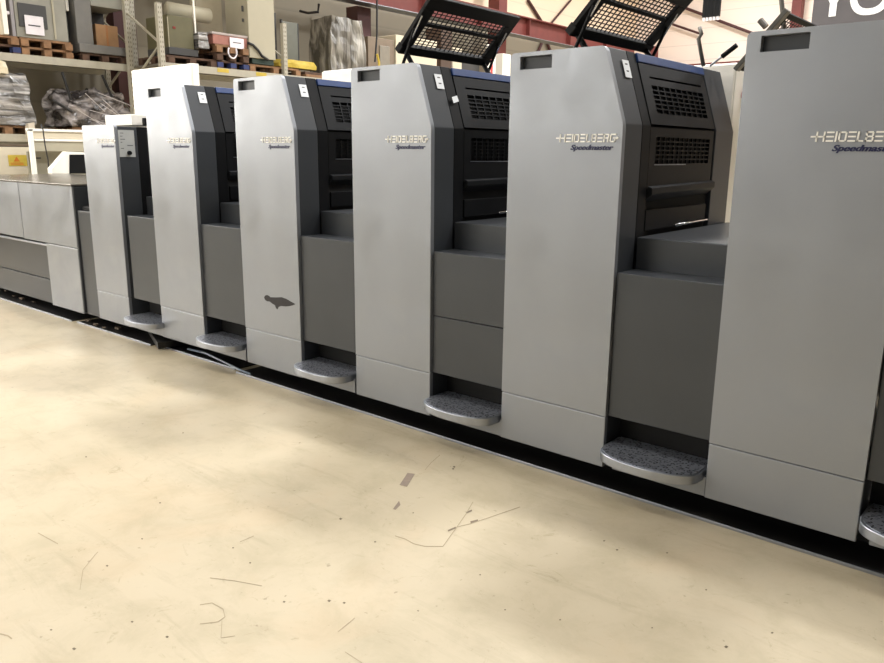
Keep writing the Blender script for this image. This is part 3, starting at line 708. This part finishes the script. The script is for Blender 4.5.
def pallet(X_, px0, px1, z, lab, m_=WOOD, blocks=None, dep=1.0, n=1):
    y0, y1 = HX(px0, 50, X_).y, HX(px1, 50, X_).y; wd_ = y1-y0
    o = empty('pallet', (X_, (y0+y1)/2, z), lab, 'pallet', 'pallets on the racks')
    def S(y): return y
    for i, y in enumerate((-wd_/2+.06, 0, wd_/2-.06)):
        for dx in (-.07, -dep/2, -dep+.07): MB().box(dx-.07, dx+.07, y-.06, y+.06, .02, .10).obj('block', (blocks or m_) if dx > -.1 else m_, o)
        MB().box(-dep, 0, y-.06, y+.06, 0, .019).obj('skid_board', m_, o)
    for k in range(5):
        MB().box(-dep+k*dep/5, -dep+k*dep/5+dep*.15, -wd_/2, wd_/2, .101, .135).obj('deck_board', m_, o)
    return o
PH = .135
pallet(XA, -40, 21, ZRK, 'pallet at the left edge with one blue-black lower block', WOODD, BLUEW); 
pallet(XA, -40, 20, ZRK+PH+.002, 'upper pallet at the left edge under the cream panel')
pallet(XA, 22, 73, ZRK, 'lower of two stacked pallets under the big grey machine')
pallet(XA, 22, 73, ZRK+PH+.002, 'upper of two stacked pallets under the big grey machine')
pallet(XA, 82, 127, ZRK, 'dark pallet under the grey L-shaped machine', WOODD)
zt2 = ZRK+2*PH+.004
def thing_boxes(name, lab, cat, X_, z, spec, dep=.9, grp=None):
    """spec: (part, material, px0, px1, z0, z1, front offset, depth) with z metres above the thing's base"""
    xs = [s[2] for s in spec]+[s[3] for s in spec]; yc = HX((min(xs)+max(xs))/2, 40, X_).y
    o = empty(name, (X_, yc, z), lab, cat, grp)
    for part, m_, a, b, z0, z1, fo, dp in spec:
        MB().box(-fo-dp, -fo, HX(a, 40, X_).y-yc, HX(b, 40, X_).y-yc, z0, z1).obj(part, m_, o, .006)
    return o
thing_boxes('cream_box', 'tall cream panel box standing at the left edge of the rack', 'box', XA, zt2, [('body', CREAM, -35, 10, 0, 1.2, .03, .8), ('front_rib', WHITEC, 5, 10, .01, 1.2, 0, .028), ('latch', PAPER, 10.3, 14, .32, .37, .05, .1)])
thing_boxes('grey_machine', 'big grey-beige machine on two pallets with dark window and paper sign', 'machine', XA, zt2,
            [('housing', GREYM, 19, 70, 0, 1.2, .05, .85), ('side_post', mat('lilac_grey', (150, 146, 150), .5), 15, 18.6, 0, 1.2, .06, .3), ('window', GREYD, 22, 50, .16, .52, .03, .018), ('frame_strip', BEIGE, 56, 58, .02, 1.2, .03, .018), ('paper_sign', PAPER, 27, 45.5, .05, .34, .005, .008), ('sign_print', INK, 30, 42, .18, .2, 0, .004)])
thing_boxes('dark_pipe_bundle', 'dark upright rolls between the two grey machines on the rack', 'rolls', XA, ZRK, [('roll', GREYD, 74, 78, 0, 1.3, .3, .3), ('pale_tube', WHITEC, 74.5, 77.5, .8, 1.6, .2, .09)])
thing_boxes('l_shaped_machine', 'grey L-shaped machine frame on a dark pallet holding a cardboard box', 'machine', XA, ZRK+PH+.002,
            [('foot', mat('machine_mid_grey', (108, 106, 102), .5), 79, 125, 0, .14, 0, .9), ('column', mat('machine_mid_grey', (108, 106, 102), .5), 79, 95, .141, 1.3, .05, .8), ('head', GREYM, 95.3, 127, .78, 1.15, .05, .8), ('back_plate', GREYD, 95.3, 125, .142, .775, .7, .1)])
o = empty('cardboard_box', (XA, HX(111, 40, XA).y, ZRK+PH+.002+.142), 'brown cardboard box inside the L-shaped machine', 'box')
hw = (HX(122, 40, XA).y-HX(100, 40, XA).y)/2
MB().box(-.55, -.12, -hw, hw, 0, .36).obj('carton', CARD, o, .004)
MB().box(-.12, -.118, -hw*.08, hw*.08, 0, .36).obj('tape_seam', mat('tape_brown', (150, 100, 56), .4), o)
o = thing_boxes('paper_sheet', 'white crumpled sheet hanging over the head of the L-shaped machine', 'paper', XA, ZRK+PH+1.17, [('sheet', PAPER, 92, 107, 0, .16, -.02, .05)])

def lumpy(name, lab, cat, X_, px0, px1, z0, z1, dep, m_, amp=.1, seed=1, cuts=7, grp=None):
    rnd = random.Random(seed); y0, y1 = HX(px0, 60, X_).y, HX(px1, 60, X_).y; yc = (y0+y1)/2
    bm = bmesh.new(); bmesh.ops.create_cube(bm, size=1)
    bmesh.ops.subdivide_edges(bm, edges=bm.edges, cuts=cuts, use_grid_fill=True)
    from mathutils import noise as nz
    for v in bm.verts:
        p = Vector(v.co); q = Vector((p.x*dep, p.y*(y1-y0), p.z*(z1-z0)))
        d = nz.noise_vector(q*3.1+Vector((seed*7.3, 0, 0)))*amp + nz.noise_vector(q*8+Vector((0, seed*3.1, 0)))*amp*.4
        taper = 1-.25*max(0, p.z)
        v.co = Vector((q.x*taper-dep/2, q.y*taper, q.z+(z1-z0)/2)) + Vector((d.x, d.y, d.z if p.z > -.45 else abs(d.z)*.2))
        v.co.z = max(v.co.z, 0)
    bmesh.ops.recalc_face_normals(bm, faces=bm.faces)
    me = bpy.data.meshes.new(name); bm.to_mesh(me); bm.free()
    me.materials.append(m_); o = bpy.data.objects.new(name, me); COL.objects.link(o); o.location = (X_, yc, z0); return tag(o, lab, cat, grp)
# lower level of the left rack
pallet(XA, -30, 28, ZLO, 'orange pallet low on the left rack under the wrapped stack')
zl = HX(12, 124, XA).z
lumpy('wrapped_stack', 'film-wrapped grey stack at the left edge below the rack shelf', 'wrapped load', XA, -30, 27, ZLO+PH+.005, HX(12, 74, XA).z, .9, FILM, .09, 3, 9)
pb = lumpy('plastic_bag', 'crumpled cream plastic sheet on top of the wrapped stack at the left edge', 'plastic', XA+.1, -20, 8, HX(0, 74, XA).z+.005, HX(0, 70, XA).z+.12, .7, mat('cream_plastic', (214, 204, 176), .35), .05, 5, 5)
# film-wrapped pointed bundle
pallet(XA, 66, 118, ZLO, 'low pallet under the spiked wrapped bundle')
wr = lumpy('wrapped_bundle', 'grey film-wrapped bundle with black spikes below the rack shelf', 'wrapped load', XA, 62, 124, ZLO+PH+.01, HX(95, 93, XA).z, .9, FILMD, .16, 11, 11)
for a_, b_ in (((62, 72), (71, 100)), ((102, 75), (112, 97)), ((52, 100), (72, 112))):
    MB().tube([HX(a_[0], a_[1], XA+.1)-wr.location, HX(b_[0], b_[1], XA+.1)-wr.location], .022).obj('spike', ROPE, wr)
f = MB(); rnd = random.Random(4)
for k in range(9):
    a0 = HX(rnd.uniform(72, 128), rnd.uniform(90, 122), XA+.28); a1 = a0+Vector((rnd.uniform(.0, .06), rnd.uniform(.25, .6), rnd.uniform(-.3, -.1)))
    f.bar(a0-wr.location, a1-wr.location, .016, .008)
f.obj('film_folds', mat('film_white', (196, 190, 190), .25), wr)

# rack two
zp = Zr2
pallet(XB2, 168, 216, zp, 'pallet right of the second upright, under the olive panel', WOODD)
thing_boxes('olive_cabinet', 'olive-green cabinet with a small red mark on the second rack', 'cabinet', XB2, zp+PH+.02, [('body', OLIVE, 172, 197, .12, .64, .1, .7), ('edge', BEIGE, 171.3, 172, .05, .6, .08, .018), ('base', GREYD, 171, 200, 0, .118, .08, .7), ('red_mark', mat('mark_red', (120, 40, 30), .6), 176.5, 179.5, .42, .46, .09, .008)])
o = empty('beige_roll', (XB2-.45, HX(203, 15, XB2).y, zp+PH+.80), 'beige roll lying on top of the olive cabinet', 'roll')
hw = HX(223, 15, XB2).y-HX(203, 15, XB2).y; MB().tube([(0, -hw, 0), (0, hw, 0)], .13, 18).obj('roll', BEIGE, o, smooth=True)
MB().bar((.2, -.01, -.62), (.2, -.02, .25), .03).obj('tie_bar', WHITEC, o)
lumpy('plastic_sack', 'crumpled white plastic sack beside the olive cabinet', 'sack', XB2, 201, 211, zp+PH*2+.03, zp+.56, .35, FILM, .06, 8, 6)
for k, (lb, m_) in enumerate((('lowest pallet of the stack under the pink-grey carton', WOODD), ('middle pallet of the stack under the pink-grey carton', WOODD), ('top pallet of the stack under the pink-grey carton', WOOD))):
    pallet(XB2+.02, 217, 248.5, zp+k*(PH+.002), lb, m_, BLUEW if k == 0 else None)
zc = zp+3*(PH+.002)
thing_boxes('pink_carton', 'low pinkish carton wrapped in film with a white paper sign', 'box', XB2, zc, [('carton', mat('pink_card', (160, 108, 96), .5, 0, .2, 8), 214, 248, 0, .16, .03, .7), ('lid', mat('pink_lid', (170, 160, 156), .4), 213, 248.5, .161, .2, .02, .72), ('paper_sign', PAPER, 230, 244, -.04, .14, .005, .01), ('sign_print', INK, 233, 241, .05, .065, 0, .004)])
o = empty('rope_loop', HX(232.5, 52, XB2+.05), 'white rope loop hanging from the pallet stack', 'rope')
MB().tube([(0, .09*math.cos(t), .11*math.sin(t)) for t in [math.pi+math.pi*k/10 for k in range(-2, 13)]], .014).obj('loop', PAPER, o, smooth=True)
pallet(XB2, 249.5, 300, zp, 'orange-brown pallet under the tall beige cabinet')
thing_boxes('beige_cabinet', 'tall beige cabinet on the second rack reaching out of the frame', 'cabinet', XB2, zp+PH+.01, [('body', BEIGE, 249, 275, .10, 2.2, .0, .7), ('left_panel', mat('beige_shaded_side', (160, 150, 128), .5), 223, 248.8, .32, 2.2, .8, .2), ('plinth', mat('dark_green', (34, 52, 46), .6), 252.5, 274, 0, .098, .03, .6), ('catch', GREYD, 246.5, 248.3, .9, 1.0, .1, .018), ('catch', GREYD, 246.5, 248.3, .72, .78, .1, .018)])  # left side's shade is put into its darker beige
f = MB().tube([HX(*q, XB2+.03) - HX(250, 45, XB2) for q in ((248, 43), (253, 45), (258, 50), (262, 56), (268, 60))], .025); o = empty('black_hose', HX(250, 45, XB2), 'black hose hanging beside the tall beige cabinet', 'hose'); f.obj('hose', ROPE, o, smooth=True)
thing_boxes('leaning_doors', 'grey door panels with black edges leaning right of the beige cabinet', 'panel', XB2-.45, zp+PH+.01, [('panel', mat('panel_green_grey', (104, 106, 98), .5), 283, 298, .0, .92, 0, .05), ('edge', GREYD, 297.4, 299, 0, .92, 0, .08), ('edge', GREYD, 282, 283, .27, .95, 0, .06), ('dark_panel', GREYD, 275.5, 280, 0, 1.07, .1, .06)])
lumpy('yellow_sack', 'yellow plastic sack lying on pallets right of the upright', 'sack', XB2-.1, 279, 317, zp+.16, zp+.30, .25, YELLOW, .03, 6, 5)
thing_boxes('flat_boards', 'stacked wooden boards under the film-wrapped machine', 'boards', XB2, zp+.005, [('board', WOOD, 305, 366, 0, .05, 0, .9), ('board', WOODD, 305, 366, .052, .1, .03, .9)])
wm = lumpy('wrapped_machine', 'tall machine wrapped in clear glossy film standing on boards', 'wrapped load', XB2, 331, 366, zp+.105, HX(350, 19, XB2).z, .7, FILMV, .035, 21, 8)
# things on the hall floor beyond the press, between rack and guards
def hall_box(name, lab, cat, X_, parts):
    zs = 0; o = empty(name, (X_, HX(parts[0][2], 50, X_).y, 0), lab, cat)
    for part, m_, a, b, ztpy, z0, fo, dp in parts:
        zt = HX((a+b)/2, ztpy, X_).z; MB().box(-fo-dp, -fo, HX(a, 50, X_).y-o.location.y, HX(b, 50, X_).y-o.location.y, z0, zt).obj(part, m_, o, .01)
    return o
hall_box('locker', 'brown-grey locker with two doors behind the third tower', 'cabinet', -11.6, [('body', mat('locker_brown', (118, 104, 88), .5), 369, 395, 38, 0, .03, .6), ('door', mat('locker_grey', (126, 120, 108), .5), 380, 390, 46, .1, 0, .028)])
hall_box('white_container', 'bright cream container behind the open guard, left part', 'container', -11.6, [('body', CREAM, 396, 437, 38, 0, 0, .8)])
hall_box('machine_frame', 'dark brown machine frame seen through the open guard of the third tower', 'machine', -11.6, [('body', mat('brown_dark', (74, 56, 44), .5), 441, 452, 28, 0, 0, .5), ('panel', CREAM, 453, 462, 48, 0, 0, .5), ('post', GREYD, 463, 486, 62, 0, .2, .5)])
hall_box('striped_banner', 'narrow red and white upright banner beside the red column', 'banner', -11.6, [('cloth', WHITEC, 488, 496, 45, 0, 0, .05), ('red_stripe', mat('stripe_red', (196, 60, 60), .6), 491, 493, 45.5, .5, -.01, .008)])
hall_box('white_shelving', 'cream-white box right of the red column', 'box', -12.4, [('body', WHITEC, 503, 511, 54, 0, 0, .5)])
o = rod('hanging_cable', [HX(377, 0, -11.3), HX(377, 34, -11.3), HX(375, 62, -11.3)], .02, ROPE, 'thin cable hanging in front of the brown locker'); o['category'] = 'cable'
o = empty('yellow_lever', HX(379, 62, -10.8), 'yellow lever tip showing above the third tower', 'lever'); MB().tube([(0, 0, -HX(379, 62, -10.8).z), (0, 0, 0), HX(377, 54, -10.8)-HX(379, 62, -10.8)], .025).obj('lever', YELLOW, o)
o = rod('wall_cable', [HX(300, 11, -13.9), HX(308, 13, -13.9), HX(318, 12, -13.9), HX(319, 4, -13.9)], .03, ROPE, 'black cable clipped on the wall right of the grey panels'); o['category'] = 'cable'

# ---------------------------------------------------------------- things behind the feeder
XF = -9.4
def fbx(name, lab, cat, X_, parts):
    o = empty(name, (X_, HX(parts[0][2], 150, X_).y, 0), lab, cat)
    for part, m_, a, b, t_, b2, fo, dp in parts:
        MB().box(-fo-dp, -fo, HX(a, 150, X_).y-o.location.y, HX(b, 150, X_).y-o.location.y, HX((a+b)/2, b2, X_).z, HX((a+b)/2, t_, X_).z).obj(part, m_, o, .004)
    return o
fbx('cream_machine', 'cream framed machine behind the feeder with two pale crossbars', 'machine', XF,
    [('upright', WHITEC, 31, 35, 129, 330, 0, .06), ('crossbar', WHITEC, 31, 92, 129.4, 132, 0, .1), ('upper_panel', CREAM, 35.5, 92, 132.3, 139, .02, .05), ('crossbar', WHITEC, 35.5, 92, 139.3, 141.5, 0, .1), ('lower_panel', BEIGE, 35.5, 92, 141.8, 151.5, .02, .05), ('back_panel', mat('machine_grey_green', (138, 134, 118), .5), 35.5, 92, 151.8, 300, .25, .05), ('handle', GREYD, 40, 47, 157.5, 159, .2, .03)])
cz_ = HX(66, 172, -8.95); con = empty('console', (cz_.x, cz_.y, 1.2565), 'white wedge-shaped console with black screen standing on the feeder', 'console')
c0 = Vector(cz_)
f = MB(); w0 = HX(52, 172, -8.95)-c0; w1 = HX(68, 172, -8.95)-c0; w2 = HX(68, 150, -8.95)-c0
f.prism([w0, w1, w2, w2+Vector((0, -.02, 0)), w0+Vector((0, 0, .06))], (-.12, 0, 0)); f.prism([w1, HX(92, 172, -8.95)-c0, HX(92, 151, -8.95)-c0, w2], (-.12, 0, 0)); f.obj('body', WHITEC, con)
MB().prism([HX(*q, -8.94)-c0 for q in ((69.5, 172), (89, 172), (89, 153), (69.5, 153))], (-.008, 0, 0)).obj('screen', BLACKP, con)
o = fbx('cream_crate', 'cream board panel with a yellow warning label at the left edge', 'crate', -10.0, [('panel', CREAM, -15, 30, 147, 330, 0, .5), ('warning_label', YELLOW, 7, 26, 155, 166, -.006, .005), ('rim', mat('rim_brown', (90, 76, 60), .6), -15, 30.5, 144, 146.6, 0, .5)])
q = [c for c in o.children if c.name.startswith('warning_label')][0]
f = MB(); lx = .0062
ya, yb_ = HX(10, 160, -10.0).y-o.location.y, HX(23, 160, -10.0).y-o.location.y; ym = (ya+yb_)/2; zc = HX(16, 160, -10.0).z
f.box(lx, lx+.002, ya, yb_, zc-.045, zc-.035).box(lx, lx+.002, ya, yb_, zc-.065, zc-.057).prism([(lx, ym-.04, zc-.02), (lx, ym+.04, zc-.02), (lx, ym, zc+.045)], (.002, 0, 0))
f.obj('warning_print', mat('print_orange', (196, 110, 30), .6), q)
pts = [HX(*p, -9.1) for p in ((41, 124), (43, 130), (45, 145), (48, 160), (49, 172))]
o = empty('hanging_wire', pts[0], 'black wire hanging in front of the cream machine behind the feeder', 'cable'); MB().tube([p-pts[0] for p in pts], .008).obj('wire', ROPE, o, smooth=True)
lumpy('white_rag', 'white rag hanging from the orange pallet at the left', 'rag', XA+.15, 22, 29, HX(25, 142, XA).z, HX(25, 124, XA).z, .12, mat('rag_white', (206, 196, 180), .8), .05, 9, 5)
